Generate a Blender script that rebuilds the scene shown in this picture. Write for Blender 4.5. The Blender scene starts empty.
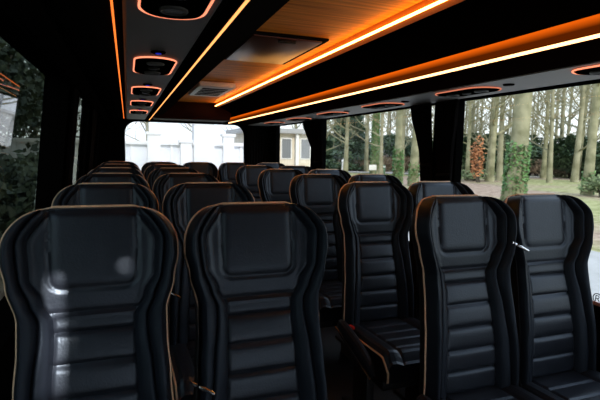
import bpy, math, random
from math import sin, cos, pi, radians, sqrt, exp
from mathutils import Vector, Matrix

C = bpy.context.scene.collection
scene = bpy.context.scene
rnd = random.Random(7)

# ------------------------------------------------------------------ materials
def mat(name, color, rough=.5, metal=0., spec=.5, noise=None, bump=None, emit=None, estr=0., coat=0., tint=(1, 1, 1)):
    m = bpy.data.materials.new(name); m.use_nodes = True
    nt = m.node_tree; b = nt.nodes['Principled BSDF']
    b.inputs['Base Color'].default_value = (*color, 1)
    b.inputs['Roughness'].default_value = rough
    b.inputs['Metallic'].default_value = metal
    b.inputs['Specular IOR Level'].default_value = spec
    b.inputs['Coat Weight'].default_value = coat
    b.inputs['Specular Tint'].default_value = (*tint, 1)
    if emit:
        b.inputs['Emission Color'].default_value = (*emit, 1)
        b.inputs['Emission Strength'].default_value = estr
    tc = nt.nodes.new('ShaderNodeTexCoord')
    if noise:                                  # (second colour, scale)
        n = nt.nodes.new('ShaderNodeTexNoise'); n.inputs['Scale'].default_value = noise[1]
        n.inputs['Detail'].default_value = 5
        r = nt.nodes.new('ShaderNodeValToRGB')
        r.color_ramp.elements[0].position = .38; r.color_ramp.elements[1].position = .64
        r.color_ramp.elements[0].color = (*color, 1); r.color_ramp.elements[1].color = (*noise[0], 1)
        nt.links.new(tc.outputs['Object'], n.inputs['Vector'])
        nt.links.new(n.outputs['Fac'], r.inputs['Fac'])
        nt.links.new(r.outputs['Color'], b.inputs['Base Color'])
    if bump:                                   # (scale, strength)
        n = nt.nodes.new('ShaderNodeTexNoise'); n.inputs['Scale'].default_value = bump[0]
        n.inputs['Detail'].default_value = 3
        bp = nt.nodes.new('ShaderNodeBump'); bp.inputs['Strength'].default_value = bump[1]
        bp.inputs['Distance'].default_value = .01
        nt.links.new(tc.outputs['Object'], n.inputs['Vector'])
        nt.links.new(n.outputs['Fac'], bp.inputs['Height'])
        nt.links.new(bp.outputs['Normal'], b.inputs['Normal'])
    return m

def emis(name, color, strength):
    m = bpy.data.materials.new(name); m.use_nodes = True
    nt = m.node_tree; nt.nodes.clear()
    e = nt.nodes.new('ShaderNodeEmission'); o = nt.nodes.new('ShaderNodeOutputMaterial')
    e.inputs['Color'].default_value = (*color, 1); e.inputs['Strength'].default_value = strength
    nt.links.new(e.outputs[0], o.inputs['Surface'])
    return m

def glass(name, tint, haze=0., hazecol=(1, 1, 1), ior=1.4):
    m = bpy.data.materials.new(name); m.use_nodes = True
    nt = m.node_tree; nt.nodes.clear()
    t = nt.nodes.new('ShaderNodeBsdfTransparent'); t.inputs['Color'].default_value = (*tint, 1)
    g = nt.nodes.new('ShaderNodeBsdfGlossy'); g.inputs['Roughness'].default_value = .02
    f = nt.nodes.new('ShaderNodeFresnel'); ge = nt.nodes.new('ShaderNodeNewGeometry'); mr = nt.nodes.new('ShaderNodeMapRange')
    mr.inputs['To Min'].default_value = ior; mr.inputs['To Max'].default_value = 1 / ior      # a thin pane reflects the same from both sides
    nt.links.new(ge.outputs['Backfacing'], mr.inputs['Value']); nt.links.new(mr.outputs[0], f.inputs['IOR'])
    mx = nt.nodes.new('ShaderNodeMixShader'); o = nt.nodes.new('ShaderNodeOutputMaterial')
    src = t.outputs[0]
    if haze:
        d = nt.nodes.new('ShaderNodeBsdfTranslucent'); d.inputs['Color'].default_value = (*hazecol, 1)
        mh = nt.nodes.new('ShaderNodeMixShader'); mh.inputs['Fac'].default_value = haze
        nt.links.new(t.outputs[0], mh.inputs[1]); nt.links.new(d.outputs[0], mh.inputs[2])
        src = mh.outputs[0]
    nt.links.new(f.outputs[0], mx.inputs['Fac'])
    nt.links.new(src, mx.inputs[1]); nt.links.new(g.outputs[0], mx.inputs[2])
    nt.links.new(mx.outputs[0], o.inputs['Surface'])
    return m

M = {}
M['leather'] = mat('black_leather', (.0090, .0108, .0155), 0.38, spec=.54, noise=((.0120, .0138, .0195), 30), bump=(160, .10), tint=(.68, .82, 1))
M['leather_side'] = mat('black_bolster_leather', (.0065, .0080, .0125), .50, spec=.36, bump=(160, .10), tint=(.60, .78, 1))
M['shell'] = mat('seat_shell_plastic', (.006, .006, .007), .55, spec=.3, bump=(250, .1))
M['piping'] = mat('tan_piping', (.78, .52, .34), .5, noise=((.70, .45, .28), 90))
M['belt'] = mat('belt_webbing', (.006, .006, .007), .8, spec=.2, bump=(400, .2))
M['chrome'] = mat('chrome', (.8, .8, .82), .18, metal=1)
M['red'] = mat('red_buckle_button', (.6, .02, .015), .35)
M['frame'] = mat('black_frame_metal', (.008, .008, .009), .45, spec=.4)
M['trim_black'] = mat('black_trim', (.0028, .0028, .003), .7, spec=0., bump=(120, .1))
M['gloss_black'] = mat('gloss_black_rack', (.0012, .0010, .0010), .5, spec=0.)
M['maroon'] = mat('dark_maroon_trim', (.006, .0022, .0016), .5, spec=0.)
M['grey_panel'] = mat('grey_service_panel', (.24, .225, .22), .5, spec=.3, bump=(200, .05))
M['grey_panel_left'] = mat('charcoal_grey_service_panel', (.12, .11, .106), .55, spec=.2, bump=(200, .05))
M['vent'] = mat('grey_vent_plastic', (.06, .058, .058), .45)
M['dark_panel'] = mat('charcoal_panel', (.008, .0072, .007), .6, spec=0.)
M['floor'] = mat('floor_vinyl', (.012, .011, .011), .5, noise=((.02, .018, .017), 40))
M['curtain'] = mat('black_curtain', (.0035, .003, .0032), .9, spec=.1, bump=(300, .2))
M['led'] = emis('amber_led', (1., .52, .20), 4.5)
M['led_ceiling'] = emis('amber_ceiling_led', (1., .46, .10), 17.)
M['led_thin'] = emis('orange_led_thin', (1., .20, .03), 1.5)
M['led_left'] = emis('amber_led_left', (1., .40, .12), 1.8)
M['painted_glow'] = emis('painted_orange_glow', (1., .14, .004), .62)  # no lamp: emission imitates LED light falling on the rack face
nt = M['painted_glow'].node_tree; tc = nt.nodes.new('ShaderNodeTexCoord'); sx = nt.nodes.new('ShaderNodeSeparateXYZ'); rp = nt.nodes.new('ShaderNodeMapRange')
rp.inputs['From Min'].default_value = 1.768; rp.inputs['From Max'].default_value = 1.795; rp.inputs['To Min'].default_value = .10; rp.inputs['To Max'].default_value = .85  # painted falloff of that light, dimmer towards the bottom
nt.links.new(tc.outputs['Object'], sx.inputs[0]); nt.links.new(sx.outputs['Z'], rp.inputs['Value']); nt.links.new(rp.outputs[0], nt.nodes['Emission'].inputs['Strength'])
M['ledge'] = mat('brown_ledge', (.40, .13, .03), .5)
M['ring'] = emis('red_orange_ring', (1., .28, .15), 1.6)
M['ring_far'] = emis('red_orange_ring_dim', (1., .30, .17), .7)
M['blue'] = emis('blue_button', (.03, .06, 1.), .3)
M['hatch'] = mat('hatch_gloss_brown', (.085, .022, .007), .32, spec=.2)
M['white_unit'] = mat('white_ceiling_unit', (.85, .74, .70), .4)
M['glass_r'] = glass('window_glass', (.93, .95, .93))
M['glass_l'] = glass('tinted_window_glass', (.45, .50, .45), ior=1.65)
M['glass_rear'] = glass('rear_window_glass', (.90, .94, 1.), .19, (.96, .98, 1.))  # translucent haze mixed in to brighten the rear view like glare
M['seal'] = mat('window_seal', (.0025, .0025, .0025), .7, spec=0.)
M['pink'] = mat('pink_sill_line', (.75, .38, .36), .5)
M['ink'] = mat('marking_ink', (.03, .03, .03), .6)
M['bulk'] = mat('rear_bulkhead_brown', (.020, .005, .003), .5, spec=.05)

def wood():
    m = bpy.data.materials.new('ceiling_wood'); m.use_nodes = True
    nt = m.node_tree; b = nt.nodes['Principled BSDF']
    b.inputs['Roughness'].default_value = .45; b.inputs['Specular IOR Level'].default_value = .03
    tc = nt.nodes.new('ShaderNodeTexCoord'); mp = nt.nodes.new('ShaderNodeMapping')
    mp.inputs['Scale'].default_value = (1.2, 30, 1)
    n = nt.nodes.new('ShaderNodeTexNoise'); n.inputs['Scale'].default_value = 1.6
    n.inputs['Detail'].default_value = 6; n.inputs['Distortion'].default_value = .6
    r = nt.nodes.new('ShaderNodeValToRGB')
    r.color_ramp.elements[0].position = .32; r.color_ramp.elements[1].position = .68
    r.color_ramp.elements[0].color = (.50, .15, .018, 1); r.color_ramp.elements[1].color = (.92, .34, .045, 1)
    nt.links.new(tc.outputs['Object'], mp.inputs['Vector']); nt.links.new(mp.outputs[0], n.inputs['Vector'])
    nt.links.new(n.outputs['Fac'], r.inputs['Fac']); nt.links.new(r.outputs[0], b.inputs['Base Color'])
    return m
M['wood'] = wood()

# ------------------------------------------------------------------ mesh helpers
class MB:
    def __init__(s): s.v = []; s.f = []
    def add(s, vs, fs):
        o = len(s.v); s.v += [tuple(v) for v in vs]; s.f += [tuple(i + o for i in f) for f in fs]
    def quad(s, a, b, c, d): s.add([a, b, c, d], [(0, 1, 2, 3)])
    def box(s, x0, x1, y0, y1, z0, z1):
        vs = [(x, y, z) for x in (x0, x1) for y in (y0, y1) for z in (z0, z1)]
        s.add(vs, [(0, 1, 3, 2), (4, 6, 7, 5), (0, 4, 5, 1), (2, 3, 7, 6), (0, 2, 6, 4), (1, 5, 7, 3)])
    def prism(s, prof, y0, y1):                 # closed profile in XZ extruded along Y
        n = len(prof)
        vs = [(x, y0, z) for x, z in prof] + [(x, y1, z) for x, z in prof]
        fs = [(i, (i + 1) % n, n + (i + 1) % n, n + i) for i in range(n)]
        fs += [tuple(range(n))[::-1], tuple(range(n, 2 * n))]
        s.add(vs, fs)
    def tube(s, pts, rad, sides=8, closed=False, cap=True):
        pts = [Vector(p) for p in pts]; n = len(pts)
        if not hasattr(rad, '__len__'): rad = [rad] * n
        prev = None; vs = []
        for i, p in enumerate(pts):
            if closed: t = pts[(i + 1) % n] - pts[i - 1]
            else: t = pts[min(i + 1, n - 1)] - pts[max(i - 1, 0)]
            t.normalize()
            if prev is None:
                a = Vector((0, 0, 1)) if abs(t.z) < .9 else Vector((1, 0, 0))
                prev = (a - t * a.dot(t)).normalized()
            else:
                prev = (prev - t * prev.dot(t)).normalized()
            q = t.cross(prev)
            for k in range(sides):
                an = 2 * pi * k / sides
                vs.append(p + (prev * cos(an) + q * sin(an)) * rad[i])
        fs = []
        for i in range(n if closed else n - 1):
            j = (i + 1) % n
            for k in range(sides):
                l = (k + 1) % sides
                fs.append((i * sides + k, i * sides + l, j * sides + l, j * sides + k))
        if cap and not closed:
            fs.append(tuple(range(sides))[::-1]); fs.append(tuple(range((n - 1) * sides, n * sides)))
        s.add(vs, fs)
    def build(s, name, m, parent=None, smooth=True, bevel=0., seg=2, recalc=True):
        me = bpy.data.meshes.new(name); me.from_pydata(s.v, [], s.f)
        if recalc:
            import bmesh
            bm = bmesh.new(); bm.from_mesh(me); bmesh.ops.recalc_face_normals(bm, faces=bm.faces)
            if bevel:
                ed = [e for e in bm.edges if len(e.link_faces) == 2 and e.calc_face_angle(0) > .5]
                bmesh.ops.bevel(bm, geom=ed, offset=bevel, segments=seg, affect='EDGES', profile=.6)
            bm.to_mesh(me); bm.free()
        me.update()
        if smooth:
            for p in me.polygons: p.use_smooth = True
            try: me.set_sharp_from_angle(angle=radians(50))
            except Exception: pass
        me.materials.append(m)
        o = bpy.data.objects.new(name, me); C.objects.link(o)
        if parent: o.parent = parent
        return o

def empty(name, loc=(0, 0, 0), rz=0):
    o = bpy.data.objects.new(name, None); o.empty_display_size = .1
    C.objects.link(o); o.location = loc; o.rotation_euler = (0, 0, rz); return o
def tag(o, label=None, cat=None, group=None, kind=None):
    if label: o['label'] = label
    if cat: o['category'] = cat
    if group: o['group'] = group
    if kind: o['kind'] = kind
    return o
def struct(o, label=None): return tag(o, label=label, kind='structure')
def copy_tree(o, parent=None):
    c = o.copy(); C.objects.link(c); c.parent = parent
    for ch in list(o.children): copy_tree(ch, c)
    return c

def lerp_table(tab, v):
    if v <= tab[0][0]: return tab[0][1]
    for (a, x), (b, y) in zip(tab, tab[1:]):
        if v <= b:
            t = (v - a) / (b - a); t = t * t * (3 - 2 * t); return x + (y - x) * t
    return tab[-1][1]
def sstep(a, b, x):
    t = min(1, max(0, (x - a) / (b - a))); return t * t * (3 - 2 * t)

# ------------------------------------------------------------------ the coach seat
L = .75; TOPZ = 1.17; REC = radians(9.5)
def HW(v):
    if v > .63: return .120 + .110 * sqrt(max(0, 1 - ((v - .63) / .12) ** 2))
    return lerp_table([(-.09, .214), (.1, .210), (.25, .201), (.36, .194), (.44, .194), (.54, .217), (.61, .230), (.63, .230)], v)
def C1(v): return min(lerp_table([(0, .124), (.1, .120), (.25, .112), (.38, .106), (.43, .108), (.49, .135), (.56, .165), (.65, .170), (.75, .122)], v), HW(v) - .002)
def C2(v):
    t = lerp_table([(0, .62), (.15, .58), (.3, .52), (.42, .42), (.6, .42), (.75, .5)], v)
    return C1(v) + (HW(v) - C1(v)) * t
CH = [-.10, -.042, .045, .13, .22, .31, .40, .455]
PADW, PADB = .119, .520
def groove(d, w=.006): return exp(-(d / w) ** 2)
def height(u, v):
    a = abs(u); c1, c2, hw = C1(v), C2(v), HW(v)
    h = .022 * sin(pi * min(1, max(0, (v + .06) / .50))) if v < .44 else 0        # lumbar
    h += .012 * sstep(.40, .56, v)
    edge = .058 * sstep(.25, .55, v) + .040 * (1 - sstep(.25, .55, v))
    edge *= 1 - .55 * sstep(.66, .75, v)
    h += edge * sstep(c1 * .85, hw * .98, a) - .030 * sstep(hw * .90, hw, a) ** 2
    if a <= c1 and v < .455:                                                     # channels
        for x, y in zip(CH, CH[1:]):
            if x <= v <= y:
                s = (v - x) / (y - x); w = y - x
                h += (.002 + .06 * w) * max(0, 1 - abs(2 * s - 1) ** 4.0) * (1 - .5 * (a / c1) ** 4)
        for x in CH[1:]: h -= .006 * groove(v - x, .0055) if x < .48 else 0
    if a > c1:                                                                   # bolsters
        if a < c2: s = (a - c1) / max(1e-4, c2 - c1); h += .013 * max(0, 1 - abs(2 * s - 1) ** 2.6)
        else: s = (a - c2) / max(1e-4, hw - c2); h += .015 * max(0, 1 - abs(2 * min(s, 1) - 1) ** 3)
    if v > .44:
        dx, dv = a - PADW, PADB - v                                              # headrest pad
        r = .035; qx, qv = dx + r, dv + r
        d = (sqrt(max(qx, 0) ** 2 + max(qv, 0) ** 2) + min(max(qx, qv), 0)) - r
        h += .0045 * (1 - sstep(-.03, .004, d)) - .0055 * groove(d, .006)
        if a < c1 and d > 0: h += .002
        h -= .006 * groove(v - .455, .006) * (1 if a < c1 else 0)
    h -= .006 * groove(a - c1, .005) * (1 if v < .735 else .3) + .006 * groove(a - c2, .005)
    h -= .02 * sstep(.715, .75, v) ** 2
    return h
def P(u, v, h):                        # back surface -> seat space; seat top front sits at (0,0,TOPZ)
    s = L - v
    return (u, -sin(REC) * s - cos(REC) * h, TOPZ - cos(REC) * s + sin(REC) * h)
NC, NE, NF = 27, 9, 10
def row_us(v):
    c1, c2, hw = C1(v), C2(v), HW(v)
    h = [c1 * i / NC for i in range(NC + 1)]
    h += [c1 + (c2 - c1) * i / NE for i in range(1, NE + 1)]
    h += [c2 + (hw - c2) * i / NF for i in range(1, NF + 1)]
    return [-x for x in h[:0:-1]] + h
V0 = -.0875                              # lower edge of the back
VS = sorted(set([round(V0 + i * .00625, 5) for i in range(127)] + [.455] + [.70 + .05 * sin(pi / 2 * i / 12) for i in range(13)]))
VS = [v for i, v in enumerate(VS) if i == 0 or v - VS[i - 1] > .0004]
SEAM = .022                              # piping seam sits this far behind the front edge
def edge_pt(v, side, back):
    hw = HW(v); return P(side * (hw + .004 * (1 - exp(-back * 80))), v, height(hw, v) - back)

def back_meshes(root):
    rows = [[P(u, v, height(u, v)) for u in row_us(v)] for v in VS]
    W = len(rows[0]); mid = W // 2
    def region(sel):
        mb = MB(); idx = {}
        def vid(i, j):
            if (i, j) not in idx: idx[(i, j)] = len(mb.v); mb.v.append(rows[i][j])
            return idx[(i, j)]
        for i in range(len(VS) - 1):
            vm = (VS[i] + VS[i + 1]) / 2
            for j in range(W - 1):
                if sel(j, vm): mb.f.append((vid(i, j), vid(i, j + 1), vid(i + 1, j + 1), vid(i + 1, j)))
        return mb
    cen = lambda j: mid - NC <= j < mid + NC
    back = region(lambda j, v: cen(j) and v < .455).build('backrest', M['leather'], root, recalc=False)
    head = region(lambda j, v: cen(j) and v >= .455)
    top = []                                        # top of the head cushion rolls back to the seam
    j0, j1 = mid - NC, mid + NC
    for k in range(5):
        b = SEAM * k / 4
        top.append([P(u, VS[-1] + .004 * sin(pi * k / 8), height(u, VS[-1]) - b) for u in row_us(VS[-1])])
    for k in range(4):
        for j in range(W - 1):
            head.quad(top[k][j], top[k][j + 1], top[k + 1][j + 1], top[k + 1][j])
    head.build('headrest_pad', M['leather'], back, recalc=False)
    for side in (-1, 1):
        mb = region(lambda j, v: (j < mid - NC) if side < 0 else (j >= mid + NC))
        cols = [[edge_pt(v, side, SEAM * k / 4) for v in VS] for k in range(5)]
        for k in range(4):
            for i in range(len(VS) - 1):
                mb.quad(cols[k][i], cols[k][i + 1], cols[k + 1][i + 1], cols[k + 1][i])
        mb.build('side_bolster', M['leather_side'], back, recalc=False)
    # piping around the seam
    path = [edge_pt(v, -1, SEAM) for v in VS[::2]]
    path += [P(u, VS[-1] + .006, height(u, VS[-1]) - SEAM) for u in [(-.105 + .21 * i / 14) for i in range(15)]]
    path += [edge_pt(v, 1, SEAM) for v in VS[::2][::-1]]
    pm = MB(); pm.tube(path, .0046, 8); pm.build('piping', M['piping'], back)
    # hard back shell
    mb = MB(); N = 24; grid = []
    vsh = VS[::4] + [VS[-1]]
    for v in vsh:
        hw = HW(v) + .003; h0 = height(HW(v), v) - SEAM; r = []
        for i in range(N + 1):
            a = pi * i / N; u = -hw * cos(a)
            d = (.085 - .05 * sstep(.5, .75, v)) * (abs(sin(a)) ** .45)
            base = h0 + (-.045 - h0) * abs(sin(a)) ** .6
            r.append(P(u, v, min(h0, base - d * .6)))
        grid.append(r)
    for i in range(len(vsh) - 1):
        for j in range(N):
            mb.quad(grid[i][j], grid[i + 1][j], grid[i + 1][j + 1], grid[i][j + 1])
    t = grid[-1]; f = [P(-x[0] if False else x[0], VS[-1] + .003, height(abs(x[0]), VS[-1]) - SEAM) for x in t]
    for j in range(N): mb.quad(t[j], f[j], f[j + 1], t[j + 1])
    mb.build('back_shell', M['shell'], back, recalc=False)
    return back

FL = -.08                               # floor level
CZ = .400                               # cushion top height
def cushion(root):
    mb = MB(); NX, NY = 36, 40
    yb, yf, hw = -.125, -.61, .222
    def top(x, t):                       # t 0 back .. 1 front
        y = yb + (yf - yb) * t
        z = CZ - .022 * (1 - t) + .006
        a = abs(x) / hw
        z += .016 * sstep(.55, .8, a) - .03 * sstep(.88, 1, a) ** 2
        z -= .006 * groove((a - .60) * hw, .006) if t < .93 else 0
        if a < .6:
            for k in (.22, .42, .62, .82): z -= .007 * groove((t - k) * .475, .007)
            z += .006
        z -= .055 * sstep(.86, 1, t) ** 2
        return (x, y, z)
    g = [[top(-hw + 2 * hw * i / NX, j / NY) for i in range(NX + 1)] for j in range(NY + 1)]
    for j in range(NY):
        for i in range(NX): mb.quad(g[j][i], g[j][i + 1], g[j + 1][i + 1], g[j + 1][i])
    loop = g[0] + [g[j][NX] for j in range(1, NY + 1)] + g[NY][NX - 1::-1] + [g[j][0] for j in range(NY - 1, 0, -1)]
    n = len(loop); zb = CZ - .14
    for i in range(n):
        a, b = loop[i], loop[(i + 1) % n]
        k = .96
        mb.quad(a, b, (b[0] * k, b[1] * k, zb), (a[0] * k, a[1] * k, zb))
    mb.add([(x * .96, y * .96, zb) for x, y, z in loop], [tuple(range(n))])
    cu = mb.build('seat_cushion', M['leather'], root, recalc=True)
    pm = MB()
    path = [(-hw - .003, yb + (yf - yb) * t, top(-hw, t)[2] - .003) for t in [i / 20 for i in range(21)]]
    path += [(-hw - .001, yf - .002, CZ - .07 - .012 * i) for i in range(5)]
    pm.tube(path, .0055, 8); pm.build('piping', M['piping'], cu)
    pm = MB(); pm.tube([(-p[0], p[1], p[2]) for p in path], .0055, 8)
    pm.build('piping', M['piping'], cu)

def seat_base(root):
    mb = MB()
    mb.box(-.205, .205, -.54, -.06, CZ - .20, CZ - .142)
    mb.build('seat_frame', M['frame'], root, bevel=.01)
    for sx in (-1, 1):
        l = MB()
        l.prism([(sx * .17 - .022, FL), (sx * .17 + .022, FL), (sx * .17 + .022, CZ - .2), (sx * .17 - .022, CZ - .2)], -.36, -.20)
        l.box(sx * .17 - .03, sx * .17 + .03, -.49, -.08, FL, FL + .02)
        l.build('leg', M['frame'], root, bevel=.006)

def belt(root, side, tongue_s):
    """shoulder strap down one side of the back; the tongue hangs at fraction tongue_s of it"""
    def at(v): 
        hw = HW(v); u = side * (hw + .010); x, y, z = P(u, v, height(hw, v) - .004)
        return Vector((x, y, z))
    vs = [.60 - i * .03 for i in range(21)]
    mb = MB(); pts = [at(v) for v in vs] + [Vector((side * .235, -.22, .32)), Vector((side * .235, -.24, .24))]
    w = Vector((0, .024, .006))
    for a, b in zip(pts, pts[1:]):
        e = Vector((side * .0016, 0, 0))
        for q in (-e, e): mb.quad(a - w + q, a + w + q, b + w + q, b - w + q)
        mb.quad(a - w - e, a - w + e, b - w + e, b - w - e); mb.quad(a + w - e, a + w + e, b + w + e, b + w - e)
    st = mb.build('seat_belt', M['belt'], root)
    v = .60 - .54 * tongue_s
    p = at(v) + Vector((side * -.004, -.03, 0))
    t = MB()
    d = Vector((-side * .042, -.016, -.022))
    a, b = p + Vector((0, -.012, 0)), p + d + Vector((0, -.012, 0))
    n = Vector((0, -.010, 0)); k = Vector((.004, 0, .007))
    t.tube([a, a + (b - a) * .3, b], [.005, .0075, .0050], 8)
    t.tube([a - d * .55, a - d * .15], [.007, .007], 8)
    t.build('buckle_tongue', M['chrome'], st)
    return st

def armrest(root, side):
    mb = MB(); N = 14; S = 14
    prev = None
    for i in range(N + 1):
        t = i / N; y = -.14 - .42 * t; z = CZ + .005 - .11 * t ** 1.3
        k = sqrt(max(.02, 1 - abs(2 * t - 1) ** 5))
        ring = [(side * .262 + (.030 * k) * cos(2 * pi * q / S), y, z + .050 * k * sin(2 * pi * q / S)) for q in range(S)]
        if prev:
            for q in range(S): mb.quad(prev[q], prev[(q + 1) % S], ring[(q + 1) % S], ring[q])
        prev = ring
    ar = mb.build('armrest', M['leather_side'], root)
    tr = MB()
    tr.tube([(side * .288, -.16 - .40 * t, CZ - .005 - .11 * t ** 1.3) for t in [i / 12 for i in range(13)]], .004, 6)
    tr.build('armrest_trim', M['chrome'], ar)
    b = MB(); b.box(side * .222 - .012, side * .222 + .012, -.24, -.18, CZ - .07, CZ + .005)
    bk = b.build('belt_buckle', M['shell'], root, bevel=.004)
    r = MB(); r.box(side * .222 - .009, side * .222 + .009, -.246, -.205, CZ + .001, CZ + .016)
    r.build('release_button', M['red'], bk, bevel=.002)

def make_seat(aisle_side, belt_side, tongue):
    root = empty('coach_seat')
    back_meshes(root); cushion(root); seat_base(root)
    if belt_side: belt(root, belt_side, tongue)
    if aisle_side: armrest(root, aisle_side)
    return root

ORD = ['front', 'second', 'third', 'fourth', 'fifth']
LX = (-.095, .395); RX = (1.34, 1.825)
LY = [1.49, 2.44, 3.38, 4.28, 5.20]; RY = [1.60, 2.42, 3.26, 4.14, 5.06]
lw = make_seat(0, 0, 0); la = make_seat(1, -1, .70)
ra = make_seat(-1, 0, 0); rw = make_seat(0, -1, .10)
DESC = {
 'LW': 'black leather seat beside the dark left window, %s row from the front',
 'LA': 'black leather seat on the left of the aisle, %s row from the front',
 'RA': 'navy-black leather seat on the right of the aisle, %s row from the front',
 'RW': 'navy-black leather seat beside the right-hand windows, %s row from the front'}
used = {}
def put(kind, proto, x, y, label, group):
    if kind in used: o = copy_tree(proto)
    else: o = proto; used[kind] = 1
    o.location = (x, y, 0); tag(o, label, 'seat', group); return o
for i in range(5):
    put('LW', lw, LX[0], LY[i], DESC['LW'] % ORD[i], 'coach seats left of the aisle')
    put('LA', la, LX[1], LY[i], DESC['LA'] % ORD[i], 'coach seats left of the aisle')
    put('RA', ra, RX[0] - (.042, .0, 0, 0, 0)[i], RY[i], DESC['RA'] % ORD[i], 'coach seats right of the aisle')
    put('RW', rw, RX[1] - (.086, .035, .02, .02, .02)[i], RY[i], DESC['RW'] % ORD[i], 'coach seats right of the aisle')
for k, (x, lab) in enumerate(((-.095, 'leftmost seat of the rear bench row below the rear window'),
                              (.395, 'second seat from the left in the rear bench row'),
                              (.87, 'middle seat of the rear bench row facing the aisle'),
                              (1.345, 'second seat from the right in the rear bench row'),
                              (1.825, 'rightmost seat of the rear bench row by the rear corner curtain'))):
    put('LW', lw, x, 6.15, 'black leather ' + lab, 'rear bench row seats')

# ------------------------------------------------------------------ body shell
XL0, XR = -.44, 2.08; YR = 7.0; YF = -1.5; ZB, ZT = .62, 1.715
def xl(z): return -.385 + (z - 1.1) * .10
def wall_piece(mb, side, y0, y1, z0, z1, th=.06):
    if side == 'r': mb.box(XR, XR + th, y0, y1, z0, z1)
    else:
        a, b = xl(z0), xl(z1)
        mb.prism([(a, z0), (b, z1), (b - th, z1), (a - th, z0)], y0, y1)
mb = MB(); mb.box(-.55, 2.2, YF, YR + .06, FL - .08, FL); struct(mb.build('floor', M['floor'], smooth=False))
mb = MB(); mb.box(-.55, 2.2, -.30, YR + .06, 1.985, 2.03)
SX, SY = (-.55, -.183, -.172, -.094, -.084, 2.2), (YF, -.70, -.428, -.404, -.30)     # thin front roof; two slits added to shape the spot's light patches
for i in range(5):
    for j in range(4):
        if (i, j) not in ((1, 1), (3, 2)): mb.box(SX[i], SX[i + 1], SY[j], SY[j + 1], 1.985, 1.993)
struct(mb.build('ceiling', M['trim_black'], smooth=False))
mb = MB(); mb.box(.50, 1.165, .5, YR - .45, 1.968, 1.984)
struct(mb.build('trim_1', M['wood'], smooth=False))
# right wall with three window openings
WR = [(-1.2, 2.64), (2.86, 4.98), (5.28, 6.72)]
mb = MB()
wall_piece(mb, 'r', YF, YR, FL, ZB); wall_piece(mb, 'r', YF, YR, ZT, 2.0)
e = [YF] + [y for w in WR for y in w] + [YR]
for a, b in zip(e[::2], e[1::2]): wall_piece(mb, 'r', a, b, ZB, ZT)
struct(mb.build('wall_right', M['trim_black'], smooth=False))
WL = [(.1, 3.20), (3.45, 4.80), (5.5, 6.6)]
mb = MB()
wall_piece(mb, 'l', YF, YR, FL, ZB); wall_piece(mb, 'l', YF, YR, ZT + .06, 2.0)
e = [YF] + [y for w in WL for y in w] + [YR]
for a, b in zip(e[::2], e[1::2]): wall_piece(mb, 'l', a, b, ZB, ZT + .06)
struct(mb.build('wall_left', M['trim_black'], smooth=False))

def ring_frame(mb, f, y0, y1, z0, z1, w, d0, d1):
    """frame bars round an opening; f(t, y, z) -> point, t along wall normal"""
    def bar(a0, a1, b0, b1):
        vs = [f(t, y, z) for t in (d0, d1) for y in (a0, a1) for z in (b0, b1)]
        mb.add(vs, [(0, 1, 3, 2), (4, 6, 7, 5), (0, 4, 5, 1), (2, 3, 7, 6), (0, 2, 6, 4), (1, 5, 7, 3)])
    bar(y0, y1, z0, z0 + w); bar(y0, y1, z1 - w, z1); bar(y0, y0 + w, z0 + w, z1 - w); bar(y1 - w, y1, z0 + w, z1 - w)
for i, (a, b) in enumerate(WR):
    f = lambda t, y, z: (XR + t, y, z)
    mb = MB(); ring_frame(mb, f, a, b, ZB, ZT, .018, -.006, .05)
    fr = struct(mb.build('window_%d' % (i + 1), M['seal'], smooth=False))
    mb = MB(); mb.quad((XR + .03, a + .01, ZB + .01), (XR + .03, b - .01, ZB + .01), (XR + .03, b - .01, ZT - .01), (XR + .03, a + .01, ZT - .01))
    mb.build('window_glass', M['glass_r'], fr, smooth=False)
    if i == 0:
        mb = MB(); mb.box(XR + .018, XR + .026, a + .02, b - .02, ZB + .018, ZB + .034)
        mb.build('sill_line', M['pink'], fr, smooth=False)
        # little round maker's mark printed on the pane: a ring, an R and dots
        mb = MB(); cy, cz, rr = 1.565, .672, .022
        arc = [(XR + .026, cy - rr * cos(t), cz + rr * sin(t)) for t in [radians(-20 + 260 * k / 20) for k in range(21)]]
        mb.tube(arc, .0022, 6)
        g = lambda y, z: (XR + .026, cy - y, cz + z)
        mb.tube([g(-.008, -.016), g(-.008, .012)], .002, 6)
        mb.tube([g(-.008, .012), g(.004, .012), g(.009, .006), g(.004, -.002), g(-.008, -.002)], .002, 6)
        mb.tube([g(.0, -.002), g(.012, -.016)], .002, 6)
        mb.tube([g(-.004, -.036), g(.006, -.036)], .0018, 6)
        mb.build('window_marking', M['ink'], fr)
for i, (a, b) in enumerate(WL):
    f = lambda t, y, z: (xl(z) - t, y, z)
    mb = MB(); ring_frame(mb, f, a, b, ZB, ZT + .06, .014, -.003, .05 if i else .13)
    if i == 0: f = lambda t, y, z: (xl(z) - t - .045 - (y - .1) * .0245 + (z - 1.2) * .045, y, z)      # the front pane sits at a slight angle in its frame
    fr = struct(mb.build('window_%d' % (i + 4), M['seal'], smooth=False))
    mb = MB(); mb.quad(f(.008, a + .01, ZB), f(.008, b - .01, ZB), f(.008, b - .01, ZT + .06), f(.008, a + .01, ZT + .06))
    mb.build('window_glass', M['glass_l'], fr, smooth=False)
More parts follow.
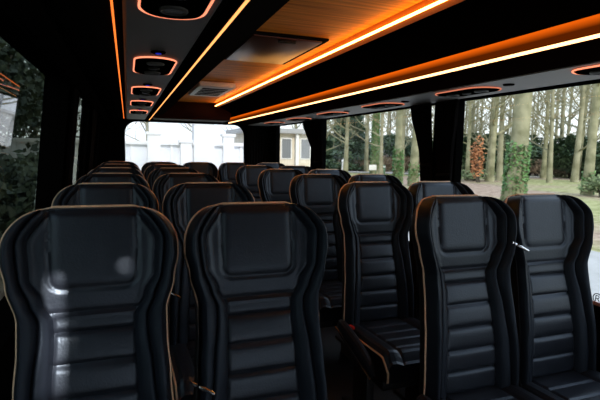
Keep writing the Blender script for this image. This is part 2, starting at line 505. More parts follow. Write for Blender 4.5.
# rear wall with a rounded window
def rrect(cx, cz, hx, hz, r, n=8):
    pts = []
    for (sx, sz, a0) in ((1, 1, 0), (-1, 1, 90), (-1, -1, 180), (1, -1, 270)):
        for k in range(n + 1):
            a = radians(a0 + 90 * k / n); pts.append((cx + sx * (hx - r) + r * cos(a), cz + sz * (hz - r) + r * sin(a)))
    return pts
RWX0, RWX1, RWZ0, RWZ1 = -.035, 1.665, .98, 1.715
hole = rrect((RWX0 + RWX1) / 2, (RWZ0 + RWZ1) / 2, (RWX1 - RWX0) / 2, (RWZ1 - RWZ0) / 2, .17)
def to_rect(x, z, x0, x1, z0, z1):
    cx, cz = (RWX0 + RWX1) / 2, (RWZ0 + RWZ1) / 2; dx, dz = x - cx, z - cz
    t = min((x1 - cx) / dx if dx > 1e-6 else 1e9, (x0 - cx) / dx if dx < -1e-6 else 1e9,
            (z1 - cz) / dz if dz > 1e-6 else 1e9, (z0 - cz) / dz if dz < -1e-6 else 1e9)
    return cx + dx * t, cz + dz * t
dense = []
for i, a in enumerate(hole):
    b = hole[(i + 1) % len(hole)]; q = max(1, int(math.hypot(b[0] - a[0], b[1] - a[1]) / .08))
    dense += [(a[0] + (b[0] - a[0]) * k / q, a[1] + (b[1] - a[1]) * k / q) for k in range(q)]
hole = dense
outer = [to_rect(x, z, -.5, 2.14, FL, 2.0) for x, z in hole]
mb = MB(); n = len(hole)
for i in range(n):
    j = (i + 1) % n
    a, b, c, d = hole[i], hole[j], outer[j], outer[i]
    mb.quad((a[0], YR, a[1]), (b[0], YR, b[1]), (c[0], YR, c[1]), (d[0], YR, d[1]))
    mb.quad((a[0], YR, a[1]), (b[0], YR, b[1]), (b[0], YR + .05, b[1]), (a[0], YR + .05, a[1]))
    mb.quad((a[0], YR + .05, a[1]), (b[0], YR + .05, b[1]), (c[0], YR + .05, c[1]), (d[0], YR + .05, d[1]))
# fill the four outer corners
for sx, sz in ((-.5, FL), (-.5, 2.0), (2.14, FL), (2.14, 2.0)):
    near = sorted(outer, key=lambda q: abs(q[0] - sx) + abs(q[1] - sz))[:6]
    onx = [q for q in outer if abs(q[0] - sx) < 1e-5]; onz = [q for q in outer if abs(q[1] - sz) < 1e-5]
    qx = min(onx, key=lambda q: abs(q[1] - sz)); qz = min(onz, key=lambda q: abs(q[0] - sx))
    mb.add([(sx, YR, sz), (qx[0], YR, qx[1]), (qz[0], YR, qz[1])], [(0, 1, 2)])
struct(mb.build('wall_rear', M['trim_black'], smooth=False, recalc=False))
mb = MB(); mb.tube([(x, YR - .004, z) for x, z in hole], .012, 8, closed=True)
wr = struct(mb.build('window_7', M['seal']))
mb = MB(); mb.add([(x, YR + .02, z) for x, z in hole], [tuple(range(n))]); mb.build('window_glass', M['glass_rear'], wr, smooth=False)
# rear bulkhead panel under the ceiling
mb = MB(); mb.prism([(.30, 1.985), (.34, 1.735), (1.36, 1.735), (1.42, 1.985)], YR - .42, YR - .002)
struct(mb.build('trim_2', M['bulk'], bevel=.03))
# front of the coach behind the camera: dash below and header above a windscreen opening, shaped low to light the lower seats
mb = MB(); mb.box(-.5, 2.14, YF - .06, YF, FL, .08); mb.box(-.5, 2.14, YF - .06, YF, 1.0, 2.0)
mb.box(-.5, -.30, YF - .06, YF, .08, 1.0); mb.box(2.02, 2.14, YF - .06, YF, .08, 1.0)
struct(mb.build('wall_front', M['trim_black'], smooth=False))

# ------------------------------------------------------------------ overhead racks
Y0, Y1 = .55, YR - .03
def led(name, pts, r, m, parent):
    mb = MB(); mb.tube(pts, r, 6); return mb.build(name, m, parent)
def bar(name, prof, m, parent, y0=Y0, y1=Y1, bev=0.):
    mb = MB(); mb.prism(prof, y0, y1); return mb.build(name, m, parent, smooth=bool(bev), bevel=bev)
rl = empty('luggage_rack', (-.1, 3, 1.72))
tag(rl, 'black overhead luggage rack above the left seats with thin orange light lines', 'luggage rack', 'overhead luggage racks')
def local(o, children):
    for c in children: c.parent = o; c.location = Vector(c.location) - o.location
ch = [bar('rack_body', [(xl(1.8), 1.80), (-.10, 1.742), (.26, 1.742), (.30, 1.738), (.47, 1.80), (.55, 1.98), (xl(1.98), 1.98)], M['dark_panel'], None),
      bar('service_panel', [(-.005, 1.742), (.005, 1.732), (.235, 1.732), (.245, 1.742)], M['grey_panel_left'], None),
      bar('lower_lip', [(.262, 1.742), (.268, 1.728), (.285, 1.728), (.288, 1.742)], M['gloss_black'], None),
      led('led_strip', [(-.032, y, 1.738) for y in (Y0, Y1)], .0036, M['led_thin'], None),
      led('led_strip', [(.300, y, 1.733) for y in (Y0, Y1)], .0042, M['led_left'], None),
      bar('wall_cover', [(xl(1.76) + .005, 1.72), (xl(1.76) + .04, 1.70), (xl(1.76) + .10, 1.735), (xl(1.76) + .09, 1.79), (xl(1.76) + .005, 1.79)], M['trim_black'], None, bev=.01)]
local(rl, ch)
rr = empty('luggage_rack', (1.7, 3, 1.72))
tag(rr, 'gloss black overhead luggage rack above the right windows with glowing amber strips', 'luggage rack', 'overhead luggage racks')
ch = [bar('rack_body', [(1.17, 1.983), (1.185, 1.945), (1.43, 1.815), (1.44, 1.735), (1.70, 1.722), (2.078, 1.722), (2.078, 1.983)], M['gloss_black'], None),
      bar('ceiling_ledge', [(1.146, 1.968), (1.146, 1.936), (1.150, 1.928), (1.185, 1.914), (1.19, 1.985), (1.170, 1.985), (1.168, 1.968)], M['ledge'], None),
      led('ceiling_led_strip', [(1.136, y, 1.926) for y in (Y0, Y1 - .5)], .0065, M['led_ceiling'], None),
      bar('painted_glow_band', [(1.425, 1.802), (1.432, 1.745), (1.442, 1.745), (1.440, 1.802)], M['painted_glow'], None),
      led('led_strip', [(1.420, y, 1.732) for y in (Y0, Y1)], .0062, M['led'], None),
      bar('underside_trim', [(1.43, 1.735), (1.44, 1.726), (1.70, 1.712), (1.705, 1.722)], M['maroon'], None),
      bar('service_panel', [(1.705, 1.722), (1.71, 1.708), (2.05, 1.704), (2.078, 1.722)], M['grey_panel'], None)]
local(rr, ch)

def service_unit(x, y, z, hx, hy, label, group, ring_m, button):
    t = empty('service_unit', (x, y, z)); tag(t, label, 'service unit', group)
    def loop(hx, hy, r, zz): return [(px, py, zz) for px, py in rrect(0, 0, hx, hy, r, 6)]
    n = len(loop(1, 1, .1, 0))
    mb = MB(); A, B = loop(hx, hy, hx * .97, .0), loop(hx * .90, hy * .94, hx * .86, -.010)
    for i in range(n): j = (i + 1) % n; mb.quad(A[i], A[j], B[j], B[i])
    mb.add(B, [tuple(range(n))])
    mb.build('housing', M['gloss_black'], t)
    mb = MB(); mb.tube(loop(hx, hy, hx * .97, -.004), .0037, 6, closed=True); mb.build('light_ring', ring_m, t)
    for sy in (-1, 1):
        mb = MB()
        mb.tube([(0, sy * hy * .55 + .036 * cos(a), -.013) if False else (.034 * sin(a), sy * hy * .55 + .034 * cos(a), -.013) for a in [2 * pi * k / 16 for k in range(16)]], .005, 6, closed=True)
        for k in range(3): mb.tube([(-.03, sy * hy * .55 + (k - 1) * .018, -.012), (.03, sy * hy * .55 + (k - 1) * .018, -.012)], .003, 5)
        mb.build('air_vent', M['vent'], t)
    mb = MB(); mb.tube([(0, 0, -.010), (0, 0, -.016), (0, 0, -.018)], [.026, .026, .018], 14); mb.build('reading_lamp', M['shell'], t)
    if button:
        mb = MB(); mb.tube([(0, -hy - .10, .003), (0, -hy - .10, -.006)], [.030, .026], 16); sp = mb.build('speaker_knob', M['gloss_black'], t)
        mb = MB(); mb.tube([(0, -hy - .10, -.005), (0, -hy - .10, -.009)], [.013, .011], 12); mb.build('button_light', M['blue'] if button == 1 else M['shell'], sp)
    return t
for k, y in enumerate((1.22, 2.36, 3.40, 4.36, 5.42)):
    service_unit(.125, y, 1.731, .088, .245, 'oval air and lamp unit with orange glowing ring under left rack, %s from the front' % ('nearest' if k == 0 else ORD[k]),
                 'service units under the left rack', M['ring'], 1)
for k, y in enumerate((1.32, 2.26, 3.22, 4.16, 5.10, 6.04)):
    service_unit(1.84, y, 1.706, .10, .22, 'oval air and lamp unit with red glowing ring above right windows, %s from the front' % (['nearest'] + ORD[1:] + ['sixth'])[k],
                 'service units above the right windows', M['ring_far'] if k else M['ring'], 2)

# ceiling hatch and white ceiling unit
hx = empty('roof_hatch', (.835, 2.86, 1.966)); tag(hx, 'glossy dark brown roof hatch panel in the lit wooden ceiling', 'hatch')
mb = MB(); mb.box(-.20, .20, -.37, .37, -.020, .0); mb.build('hatch_panel', M['hatch'], hx, bevel=.012)
mb = MB(); ring_frame(mb, lambda t, a, b: (a, b, -t), -.225, .225, -.395, .395, .022, 0, .012); mb.build('hatch_frame', M['dark_panel'], hx, smooth=False)
mb = MB(); mb.box(-.05, .05, -.345, -.325, -.034, -.018); mb.build('handle', M['shell'], hx, bevel=.004)
cu = empty('ceiling_vent_unit', (.80, 4.85, 1.966)); tag(cu, 'white rectangular ventilation unit on the ceiling near the rear', 'vent unit')
mb = MB(); mb.box(-.17, .17, -.42, .42, -.05, 0); mb.build('housing', M['white_unit'], cu, bevel=.018)
mb = MB()
for k in range(5): mb.box(-.12, .12, -.30 + .13 * k, -.24 + .13 * k, -.054, -.049)
mb.build('grille', M['dark_panel'], cu, smooth=False)

# ------------------------------------------------------------------ curtains
def curtain(side, y0, y1, b0, b1, label, zt, zb, tie=None, ty=None, pleats=9):
    """hangs from y0..y1 at the top to b0..b1 at the bottom, gathered to ty at height tie"""
    mb = MB(); NY, NZ = pleats * 8, 26; g = []
    for i in range(NZ + 1):
        s = i / NZ; z = zt + (zb - zt) * s; row = []
        for j in range(NY + 1):
            t = j / NY
            if tie is None: a, b = y0 + (b0 - y0) * s, y1 + (b1 - y1) * s
            elif z > tie:
                q = sstep(0, 1, (zt - z) / (zt - tie)) ** .9; a, b = y0 + (ty[0] - y0) * q, y1 + (ty[1] - y1) * q
            else:
                q = sstep(0, 1, (tie - z) / (tie - zb)); a, b = ty[0] + (b0 - ty[0]) * q, ty[1] + (b1 - ty[1]) * q
            amp = .012 + .006 * sin(7 * s + j)
            off = amp * sin(2 * pi * pleats * t + .6 * sin(3 * s))
            x = XR - .028 + off if side == 'r' else (xl(z) + .030 + off if side == 'l' else None)
            if side == 'b': row.append((a + (b - a) * t, YR - .035 + off, z))
            else: row.append((x, a + (b - a) * t, z))
        g.append(row)
    for i in range(NZ):
        for j in range(NY): mb.quad(g[i][j], g[i][j + 1], g[i + 1][j + 1], g[i + 1][j])
    o = mb.build('curtain', M['curtain'], recalc=False); tag(o, label, 'curtain', 'black window curtains')
    if tie:
        tb = MB(); x = XR - .028 if side == 'r' else xl(tie) + .03
        ym, yh = (ty[0] + ty[1]) / 2, (ty[1] - ty[0]) / 2 + .008
        tb.tube([(x + .026 * cos(q), ym + yh * sin(q), tie + .006 * sin(q)) for q in [2 * pi * k / 20 for k in range(20)]], .009, 6, closed=True)
        tb.build('tie_band', M['curtain'], o)
    return o
curtain('r', 3.16, 2.885, 2.95, 2.835, 'black curtain tied back narrow at the forward edge of the middle right window', 1.712, .85, 1.26, (2.985, 2.85))
curtain('r', 2.83, 2.585, 2.80, 2.62, 'black curtain hanging straight on the pillar behind the big front right window', 1.712, .85, 1.20, (2.79, 2.63))
curtain('r', 5.55, 4.86, 5.15, 4.86, 'black curtain gathered on the pillar between the middle and rear right windows', 1.712, .85, 1.22, (5.12, 4.86))
curtain('b', 1.70, 2.075, 1.69, 2.07, 'black curtain filling the rear right corner beside the rear window', 1.715, .6)
curtain('l', 4.9, 5.42, 4.95, 5.40, 'black curtain between the two narrow left windows', 1.70, .7)
curtain('l', 3.23, 3.42, 3.24, 3.41, 'black curtain on the left pillar behind the front left window', 1.70, .7)

# ------------------------------------------------------------------ outside
G = -.55
def ground_mat():
    m = bpy.data.materials.new('woodland_ground'); m.use_nodes = True
    nt = m.node_tree; b = nt.nodes['Principled BSDF']; b.inputs['Roughness'].default_value = .95
    b.inputs['Specular IOR Level'].default_value = .1
    tc = nt.nodes.new('ShaderNodeTexCoord')
    def noise(s, d=6):
        n = nt.nodes.new('ShaderNodeTexNoise'); n.inputs['Scale'].default_value = s; n.inputs['Detail'].default_value = d
        nt.links.new(tc.outputs['Object'], n.inputs['Vector']); return n
    n1, n2 = noise(.13), noise(3.5)
    r1 = nt.nodes.new('ShaderNodeValToRGB'); r2 = nt.nodes.new('ShaderNodeValToRGB'); r3 = nt.nodes.new('ShaderNodeValToRGB')
    r1.color_ramp.elements[0].position = .44; r1.color_ramp.elements[1].position = .58
    for r, a, c in ((r2, (.27, .19, .145), (.50, .385, .30)), (r3, (.24, .26, .10), (.48, .47, .25))):
        r.color_ramp.elements[0].position = .35; r.color_ramp.elements[1].position = .65
        r.color_ramp.elements[0].color = (*a, 1); r.color_ramp.elements[1].color = (*c, 1)
        nt.links.new(n2.outputs['Fac'], r.inputs['Fac'])
    nt.links.new(n1.outputs['Fac'], r1.inputs['Fac'])
    mx = nt.nodes.new('ShaderNodeMix'); mx.data_type = 'RGBA'
    nt.links.new(r1.outputs['Color'], mx.inputs['Factor']); nt.links.new(r2.outputs[0], mx.inputs[6]); nt.links.new(r3.outputs[0], mx.inputs[7])
    nt.links.new(mx.outputs[2], b.inputs['Base Color']); return m
M['ground'] = ground_mat()
M['road'] = mat('pale_road', (.40, .395, .38), .9, noise=((.47, .465, .45), 2.5))
M['path'] = mat('gravel_path', (.55, .51, .46), .9, noise=((.64, .60, .55), 2))
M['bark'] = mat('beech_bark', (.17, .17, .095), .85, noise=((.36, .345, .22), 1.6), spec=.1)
M['bark_far'] = mat('far_bark', (.23, .22, .135), .9, noise=((.38, .365, .25), 1.2), spec=.1)  # lightened: distance haze is put into the bark colour
M['bark_dark'] = mat('dark_bark', (.07, .06, .045), .9)
M['ivy'] = mat('ivy_leaf', (.06, .15, .04), .5, noise=((.18, .32, .10), 3))
M['evergreen'] = mat('evergreen_leaf', (.036, .072, .038), .55, noise=((.11, .17, .085), 1.5))  # greens lightened as well for the haze of distance
M['evergreen_dark'] = mat('evergreen_leaf_dark', (.018, .030, .016), .6, noise=((.05, .068, .034), 1.5))
M['twig'] = mat('brown_twigs', (.24, .17, .11), .9, noise=((.42, .32, .22), 2))
M['rust'] = mat('rust_leaf', (.38, .15, .06), .7, noise=((.55, .25, .10), 4))
M['low_green'] = mat('low_green_leaf', (.12, .18, .07), .7, noise=((.27, .31, .14), 3))
M['white_paint'] = mat('white_paint', (.86, .85, .83), .6)
M['pale_glass'] = mat('pale_glazing', (.78, .80, .84), .2, noise=((.86, .87, .88), 2.2))
M['cream'] = mat('cream_render', (.74, .66, .52), .8, noise=((.80, .72, .58), 2))
M['roof'] = mat('grey_roof', (.42, .42, .42), .8)
M['dark_pane'] = mat('dark_pane', (.20, .21, .22), .2)
M['post_green'] = mat('green_post', (.09, .16, .09), .6)

o = MB(); N = 40
vs = [(-120 + 240 * i / N, -60 + 240 * j / N, G + (.05 * sin(i * 1.3) * cos(j * .9) if (i - 20) ** 2 + (j - 10) ** 2 > 9 else 0)) for j in range(N + 1) for i in range(N + 1)]
o.add(vs, [(j * (N + 1) + i, j * (N + 1) + i + 1, (j + 1) * (N + 1) + i + 1, (j + 1) * (N + 1) + i) for j in range(N) for i in range(N)])
struct(o.build('ground', M['ground']))
o = MB(); o.box(2.3, 8.5, -2, 13, G - .2, G + .06); o.box(-6, 8.5, -30, -2, G - .2, G + .06); struct(o.build('road', M['road'], smooth=False))  # stretch ahead of the coach added to bounce sunlight onto the seats
o = MB()
pp = [(6, 46), (12, 44), (18.5, 39.3), (25, 34), (33, 30.5)]
for a, b in zip(pp, pp[1:]):
    da = Vector((b[0] - a[0], b[1] - a[1], 0)).normalized(); nn = Vector((-da.y, da.x, 0)) * 1.6
    o.quad((a[0] - nn.x, a[1] - nn.y, G + .07), (b[0] - nn.x, b[1] - nn.y, G + .07), (b[0] + nn.x, b[1] + nn.y, G + .07), (a[0] + nn.x, a[1] + nn.y, G + .07))
struct(o.build('path', M['path'], smooth=False))

def tree_mesh(h, r, seed, lean=(0, 0), first=.25, nb=16, twig=2, wob=.02):
    R_ = random.Random(seed); tr = MB(); br = MB()
    pts = []; n = 12
    for i in range(n + 1):
        t = i / n
        pts.append(Vector((lean[0] * h * t + wob * h * sin(2.3 * t + seed) * t, lean[1] * h * t + wob * h * sin(3.1 * t + 2 * seed) * t, h * t)))
    tr.tube(pts, [r * (1.35 if i == 0 else 1.1 if i == 1 else 1) * (1 - .72 * i / n) for i in range(n + 1)], 12)
    def branch(p, d, ln, rad, lev):
        q = [p.copy()]; k = 5
        for i in range(k):
            d = (d + Vector((R_.uniform(-.25, .25), R_.uniform(-.25, .25), R_.uniform(-.05, .28)))).normalized()
            q.append(q[-1] + d * ln / k)
        br.tube(q, [rad * (1 - .85 * i / k) for i in range(k + 1)], 5 if lev else 4, cap=False)
        if lev > 0:
            for _ in range(R_.randint(3, 5)):
                s = R_.randint(1, k); dd = (d + Vector((R_.uniform(-1, 1), R_.uniform(-1, 1), R_.uniform(-.2, .6)))).normalized()
                branch(q[s], dd, ln * R_.uniform(.35, .6), rad * .5, lev - 1)
    for b in range(nb):
        t = first + (1 - first) * (b + R_.random()) / nb * .98
        i = min(n - 1, int(t * n)); p = pts[i].lerp(pts[i + 1], t * n - i)
        a = R_.uniform(0, 2 * pi)
        branch(p, Vector((cos(a), sin(a), R_.uniform(.15, .8))).normalized(), h * R_.uniform(.14, .28) * (1.2 - .6 * t), r * .34 * (1.15 - .7 * t), twig)
    return tr, br, pts
def leaves(mb, n, fn, size, seed):
    R_ = random.Random(seed)
    for _ in range(n):
        p = Vector(fn(R_)); s = size * R_.uniform(.6, 1.3)
        a = Vector((R_.gauss(0, 1), R_.gauss(0, 1), R_.gauss(0, 1))).normalized()
        b = a.orthogonal().normalized()
        mb.quad(p - a * s, p + b * s * .55, p + a * s, p - b * s * .55)
def tree(name, x, y, h, r, seed, label, bark='bark', ivy=None, group=None, **k):
    t = empty(name, (x, y, G)); tag(t, label, 'tree', group)
    tr, br, pts = tree_mesh(h, r, seed, **k)
    tr.build('trunk', M[bark], t); br.build('branches', M[bark], t)
    if ivy:
        z0, z1, n = ivy; mb = MB()
        def fn(R_):
            z = z0 + (z1 - z0) * R_.random() ** 1.3; i = min(11, int(z / h * 12)); p = pts[i].lerp(pts[i + 1], z / h * 12 - i)
            a = R_.uniform(0, 2 * pi); rr = r * 1.08 * (1 - .72 * z / h) + R_.uniform(0, .05)
            return (p.x + rr * cos(a), p.y + rr * sin(a), z + R_.uniform(-.2, .2))
        leaves(mb, n, fn, .085 if h > 3 else .05, seed); mb.build('ivy', M['ivy'], t, smooth=False, recalc=False)
    return t
tree('ivy_clad_tree', 12.85, 13.01, 15, .34, 3, 'thick pale beech trunk with ivy round its base outside the big right window', ivy=(.1, 2.2, 1300), first=.32, nb=20, lean=(.05, -.02))
tree('bare_tree', 21.03, 16.62, 15, .22, 5, 'greenish bare trunk near the right edge of the front right window', ivy=(.1, 1.0, 500), first=.3, nb=18, lean=(.01, 0))
tree('bare_tree', 23.6, 26.1, 15, .24, 8, 'bare trunk leftmost in the front right window beside the curtain', first=.2, nb=22, lean=(.01, 0))
tree('bare_tree', 22.9, 27.6, 15, .15, 9, 'slender forked bare trunk behind the rust-leaved sapling', first=.15, nb=20)
tree('ivy_clad_tree', 20.2, 36.2, 16, .34, 11, 'ivy-covered green trunk beyond the path in the middle right window', ivy=(.2, 8, 3500), first=.4, nb=18)
tree('bare_tree', 13.49, 21.69, 14, .22, 12, 'mossy trunk nearest the path in the middle right window', ivy=(.1, 2.0, 900), first=.35, nb=18, lean=(-.01, 0))
tree('bare_tree', 15.6, 23.4, 14, .24, 14, 'bare trunk beside the curtain in the middle right window', ivy=(.1, 1.2, 400), first=.3, nb=18)
tree('bare_tree', 31.0, 28.4, 15, .19, 16, 'leaning bare trunk behind the thick beech in the front right window', first=.3, nb=20, lean=(.03, 0))
tree('bare_tree', 33.5, 27.5, 15, .20, 18, 'yellow-green leaning trunk between the two big trunks of the front right window', first=.3, nb=20, lean=(.05, 0))
# the wood behind: copies of a few bare trees
protos = []
for k in range(4):
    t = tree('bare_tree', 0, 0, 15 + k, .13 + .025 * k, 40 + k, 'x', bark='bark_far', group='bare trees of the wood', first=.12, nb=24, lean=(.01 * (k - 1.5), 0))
    protos.append(t)
rr_ = random.Random(21); spots = []
while len(spots) < 72:
    a = radians(rr_.uniform(22, 56)); d = rr_.uniform(36, 82)
    p = (d * sin(a), d * cos(a))
    if all((p[0] - q[0]) ** 2 + (p[1] - q[1]) ** 2 > 4 for q in spots): spots.append(p)
for i, p in enumerate(spots):
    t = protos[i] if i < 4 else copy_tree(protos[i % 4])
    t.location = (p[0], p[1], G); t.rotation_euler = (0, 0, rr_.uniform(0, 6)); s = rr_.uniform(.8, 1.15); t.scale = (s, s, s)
    tag(t, 'thin bare tree in the distant wood seen through the right windows', 'tree', 'bare trees of the wood')

def bush(name, x, y, rx, ry, h, n, size, m, seed, label, cat='bush', group=None, stems=True, cone=False):
    t = empty(name, (x, y, G)); tag(t, label, cat, group); R0 = random.Random(seed)
    lobes = [(R0.uniform(-.5, .5) * rx, R0.uniform(-.5, .5) * ry, R0.uniform(.3, .72) * h, R0.uniform(.35, .6)) for _ in range(9)]
    def fn(R_):
        if cone:
            z = R_.random() ** 1.2; a = R_.uniform(0, 2 * pi); w = (1 - z) ** .75 * (.65 + .35 * abs(sin(z * 22 + a))) * sqrt(R_.uniform(.35, 1))
            return (rx * w * cos(a), ry * w * sin(a), .04 * h + z * h)
        lx, ly, lz, s = R_.choice(lobes); v = Vector((R_.gauss(0, 1), R_.gauss(0, 1), R_.gauss(0, 1))).normalized() * R_.uniform(.7, 1) * s
        return (lx + v.x * rx, ly + v.y * ry, max(.03, lz + v.z * h * .55))
    mb = MB(); leaves(mb, n, fn, size, seed); mb.build('foliage', M[m], t, smooth=False, recalc=False)
    if stems:
        mb = MB()
        for k in range(1 if cone else 6):
            l = lobes[k]; mb.tube([(0.05 * k, 0, 0), (l[0] * .5, l[1] * .5, l[2] * .5), (l[0], l[1], l[2])] if not cone else [(0, 0, 0), (0, 0, h * .9)], [.06, .04, .02] if not cone else [.18, .03], 6)
        mb.build('stem', M['bark_dark'], t)
    return t
bush('conifer', 20.2, 41.5, 2.9, 2.9, 7.5, 9000, .20, 'evergreen', 1, 'dark green conifer standing left in the middle right window', 'tree', cone=True)
ev = [bush('evergreen_shrub', 0, 0, 3.2, 3.2, 4.6, 4200, .20, 'evergreen', 60 + k, 'x', group='evergreen shrubs of the wood') for k in range(3)]
er = random.Random(5)
for i in range(40):
    t = ev[i] if i < 3 else copy_tree(ev[i % 3])
    a = radians(23 + 33 * i / 29 + er.uniform(-.6, .6)); d = er.uniform(48, 60)
    if i >= 30: a = radians(38 + 18 * (i - 30) / 9); d = er.uniform(43, 47)
    t.location = (d * sin(a), d * cos(a), G); t.rotation_euler = (0, 0, er.uniform(0, 6)); s = er.uniform(.75, 1.2); t.scale = (s, s, s * er.uniform(.6, .9))
    tag(t, 'dark evergreen shrub in the undergrowth of the wood beyond the right windows', 'bush', 'evergreen shrubs of the wood')
tw = [bush('brown_shrub', 0, 0, 1.8, 1.8, 1.7, 2600, .10, 'twig', 80 + k, 'x', group='brown winter shrubs') for k in range(2)]
for i, (x, y, s) in enumerate(((33.5, 31.5, 1.0), (35.2, 30.8, .9), (20.5, 40.5, .9), (22.3, 39.3, .95), (24, 38, .9), (25.8, 36.6, .95), (27.6, 35.6, .9), (42.5, 29, .9))):
    t = tw[i] if i < 2 else copy_tree(tw[i % 2])
    t.location = (x, y, G); t.rotation_euler = (0, 0, i); t.scale = (s, s, s)
    tag(t, 'low brown leafless shrub behind the path and lawn beyond the right windows', 'bush', 'brown winter shrubs')
bush('beech_sapling', 22.0, 25.5, .75, .75, 3.4, 420, .13, 'rust', 31, 'young sapling with rust-orange leaves at the left of the front right window')
bush('garden_bush', 20.6, 15.6, .9, .9, 1.1, 900, .08, 'low_green', 33, 'low yellow-green bush beside the trunk at the right edge')
bush('garden_bush', 22.9, 26.9, 1.6, 1.2, .9, 900, .09, 'low_green', 35, 'low green bush at the foot of the trunks next to the curtain')
hd = [bush('hedge_shrub', 0, 0, .8, 1.1, 1.75, 2600, .09, 'evergreen_dark', 95 + k, 'x', group='low hedge along the left side') for k in range(2)]
for i in range(9):
    t = hd[i] if i < 2 else copy_tree(hd[i % 2]); t.location = (-1.95 - .1 * (i % 3), -.5 + 1.6 * i, G); t.rotation_euler = (0, 0, .4 * sin(i * 2.1))
    tag(t, 'low dark hedge shrub close outside the tinted left window', 'bush', 'low hedge along the left side')
# small things by the path
t = empty('bollard', (20.45, 35.1, G)); tag(t, 'small green marker post beside the path in the middle right window', 'post')
mb = MB(); mb.tube([(0, 0, 0), (0, 0, .75), (0, 0, .82)], [.14, .14, .06], 10); mb.build('post', M['post_green'], t)
mb = MB(); mb.tube([(0, 0, .60), (0, 0, .70)], .146, 10); mb.build('band', M['white_paint'], t)
t = empty('notice_board', (19.5, 35.3, G)); tag(t, 'low white notice board on two legs beside the path', 'sign')
mb = MB(); mb.box(-.35, .35, -.02, .02, .35, .80); mb.build('board', M['white_paint'], t, bevel=.01)
for sx in (-.28, .28): mb = MB(); mb.box(sx - .03, sx + .03, -.02, .02, 0, .36); mb.build('leg', M['post_green'], t)

t = empty('white_post', (18.7, 39.3, G)); tag(t, 'short white pointed post in front of the dark conifer', 'post')
mb = MB(); mb.tube([(0, 0, 0), (0, 0, .9), (0, 0, 1.0), (0, 0, 1.25)], [.22, .20, .26, .03], 10); mb.build('post', M['white_paint'], t)
mb = MB(); mb.tube([(0, 0, -.01), (0, 0, .12)], [.30, .27], 10); mb.build('base', M['path'], t)
# white glazed pavilion behind the coach
pv = empty('garden_pavilion', (1.6, 16.2, G)); tag(pv, 'white glazed pavilion with square columns behind the rear window', 'building')
def pbox(name, m, x0, x1, y0, y1, z0, z1, par, org, bev=.01):
    mb = MB(); mb.box(x0 - org[0], x1 - org[0], y0 - org[1], y1 - org[1], z0 - org[2], z1 - org[2]); return mb.build(name, M[m], par, bevel=bev)
og = (1.6, 16.2, G)
pbox('wall', 'pale_glass', -4.5, 4.2, 16.25, 16.35, G, 1.44, pv, og)
pbox('beam', 'white_paint', -4.5, 4.2, 16.1, 16.3, 1.44, 1.56, pv, og)
for x0, x1, zt in ((-2.2, -1.85, 1.9), (-.75, -.40, 1.62), (.62, 1.03, 1.86), (1.66, 2.02, 1.62), (3.08, 3.45, 1.86), (3.95, 4.25, 1.9)):
    c_ = pbox('column', 'white_paint', x0, x1, 16.0, 16.32, G, zt, pv, og); pbox('capital', 'white_paint', x0 - .05, x1 + .05, 15.96, 16.36, zt - .10, zt, c_, og)
pbox('chimney_wall', 'white_paint', 2.10, 2.78, 16.05, 16.6, G, 3.4, pv, og)
for x in (-1.2, .1, 1.35, 3.7): pbox('glazing_bar', 'white_paint', x, x + .08, 16.18, 16.28, G, 1.46, pv, og)
# cream bungalow at the rear right
bg_ = empty('bungalow', (8.2, 23, G)); tag(bg_, 'cream bungalow with pale flat roof seen through the rear right window', 'house'); og = (8.2, 23, G)
pbox('wall', 'cream', 5.6, 8.75, 22, 26, G, 2.15, bg_, og); pbox('roof', 'roof', 5.2, 9.0, 21.6, 26.4, 2.15, 2.38, bg_, og)
for x in (6.75, 7.75): pbox('post', 'white_paint', x, x + .16, 21.75, 21.95, G, 2.15, bg_, og)
for x0, x1 in ((6.15, 6.6), (7.1, 7.55), (8.1, 8.55)):
    f_ = pbox('window', 'white_paint', x0 - .06, x1 + .06, 21.96, 22.02, .9, 1.95, bg_, og); pbox('pane', 'dark_pane', x0, x1, 21.94, 21.97, .96, 1.89, f_, og, 0)
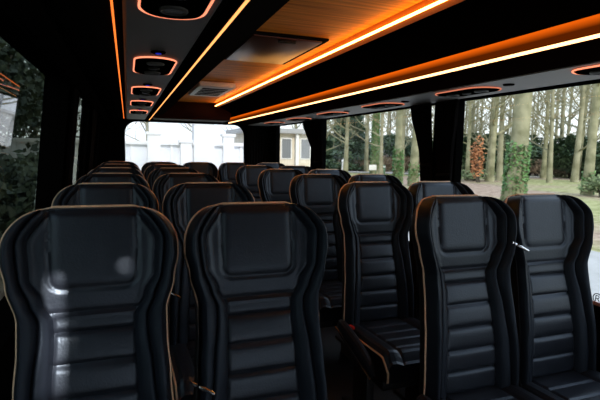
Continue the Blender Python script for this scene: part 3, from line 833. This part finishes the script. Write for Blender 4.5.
# trees behind the pavilion and dark evergreens along the left side
for i, (x, y) in enumerate(((-2.5, 34), (1.5, 37), (5.2, 33), (9, 38), (12.5, 35), (-6, 38))):
    t = copy_tree(protos[i % 4]); t.location = (x, y, G); t.rotation_euler = (0, 0, i * 1.3); t.scale = (1, 1, 1)
    tag(t, 'pale bare tree standing behind the white pavilion and bungalow', 'tree', 'bare trees behind the pavilion')
lt = [bush('evergreen_tree', 0, 0, 2.6, 2.6, 7.5, 4200, .13, 'evergreen_dark', 90 + k, 'x', 'tree', 'dark evergreens along the left side') for k in range(2)]
for i, (x, y) in enumerate(((-4.4, 7), (-4.6, 11), (-4.2, 15), (-5.2, 19.5), (-6.2, 24), (-4.2, 3), (-8, 9), (-8.5, 15), (-9.5, 22), (-4.0, 28))):
    t = lt[i] if i < 2 else copy_tree(lt[i % 2])
    t.location = (x, y, G); t.rotation_euler = (0, 0, i * 1.1)
    tag(t, 'tall dark evergreen tree beyond the tinted left window', 'tree', 'dark evergreens along the left side')


# ------------------------------------------------------------------ light and camera
w = bpy.data.worlds.new('overcast_sky'); scene.world = w; w.use_nodes = True
nt = w.node_tree; bg = nt.nodes['Background']
tc = nt.nodes.new('ShaderNodeTexCoord'); sep = nt.nodes.new('ShaderNodeSeparateXYZ'); rp = nt.nodes.new('ShaderNodeValToRGB')
nt.links.new(tc.outputs['Generated'], sep.inputs[0]); nt.links.new(sep.outputs['Z'], rp.inputs['Fac']); nt.links.new(rp.outputs[0], bg.inputs['Color'])
rp.color_ramp.elements[0].color = (.90, .955, 1, 1); rp.color_ramp.elements[1].color = (.58, .74, 1., 1)
bg.inputs['Strength'].default_value = 1.95
sun = bpy.data.lights.new('sun', 'SUN'); sun.energy = 2.2; sun.angle = radians(2); sun.color = (1, .93, .84)
so = bpy.data.objects.new('sun', sun); C.objects.link(so); so.rotation_euler = (radians(60), 0, 0)
sp = bpy.data.lights.new('added_patch_spot', 'SPOT'); sp.energy = 5500; sp.spot_size = radians(26); sp.spot_blend = .3; sp.shadow_soft_size = .022; sp.color = (1, .95, .9)  # unseen spot added above the roof for light patches on the front-left seat
spo = bpy.data.objects.new('added_patch_spot', sp); C.objects.link(spo); spo.location = (-.16, -2.06, 2.86); spo.rotation_euler = (radians(60), 0, 0)

cam = bpy.data.cameras.new('camera'); co = bpy.data.objects.new('camera', cam); C.objects.link(co); scene.camera = co
R = Vector((0.93895508, -0.34350965, 0.01909113)); U = Vector((0.01828419, 0.10523706, 0.99427906)); F = Vector((0.34355355, 0.93323431, -0.10509367))
m = Matrix((R, U, -F)).transposed().to_4x4(); m.translation = (0, 0, 1.35); co.matrix_world = m
cam.sensor_width = 36; cam.lens = 470 * 36 / 600; cam.clip_start = .02; cam.clip_end = 500
cam.dof.use_dof = True; cam.dof.focus_distance = 2.4; cam.dof.aperture_fstop = 5.6
scene.view_settings.view_transform = 'Standard'
scene.view_settings.look = 'None'
scene.view_settings.exposure = 0
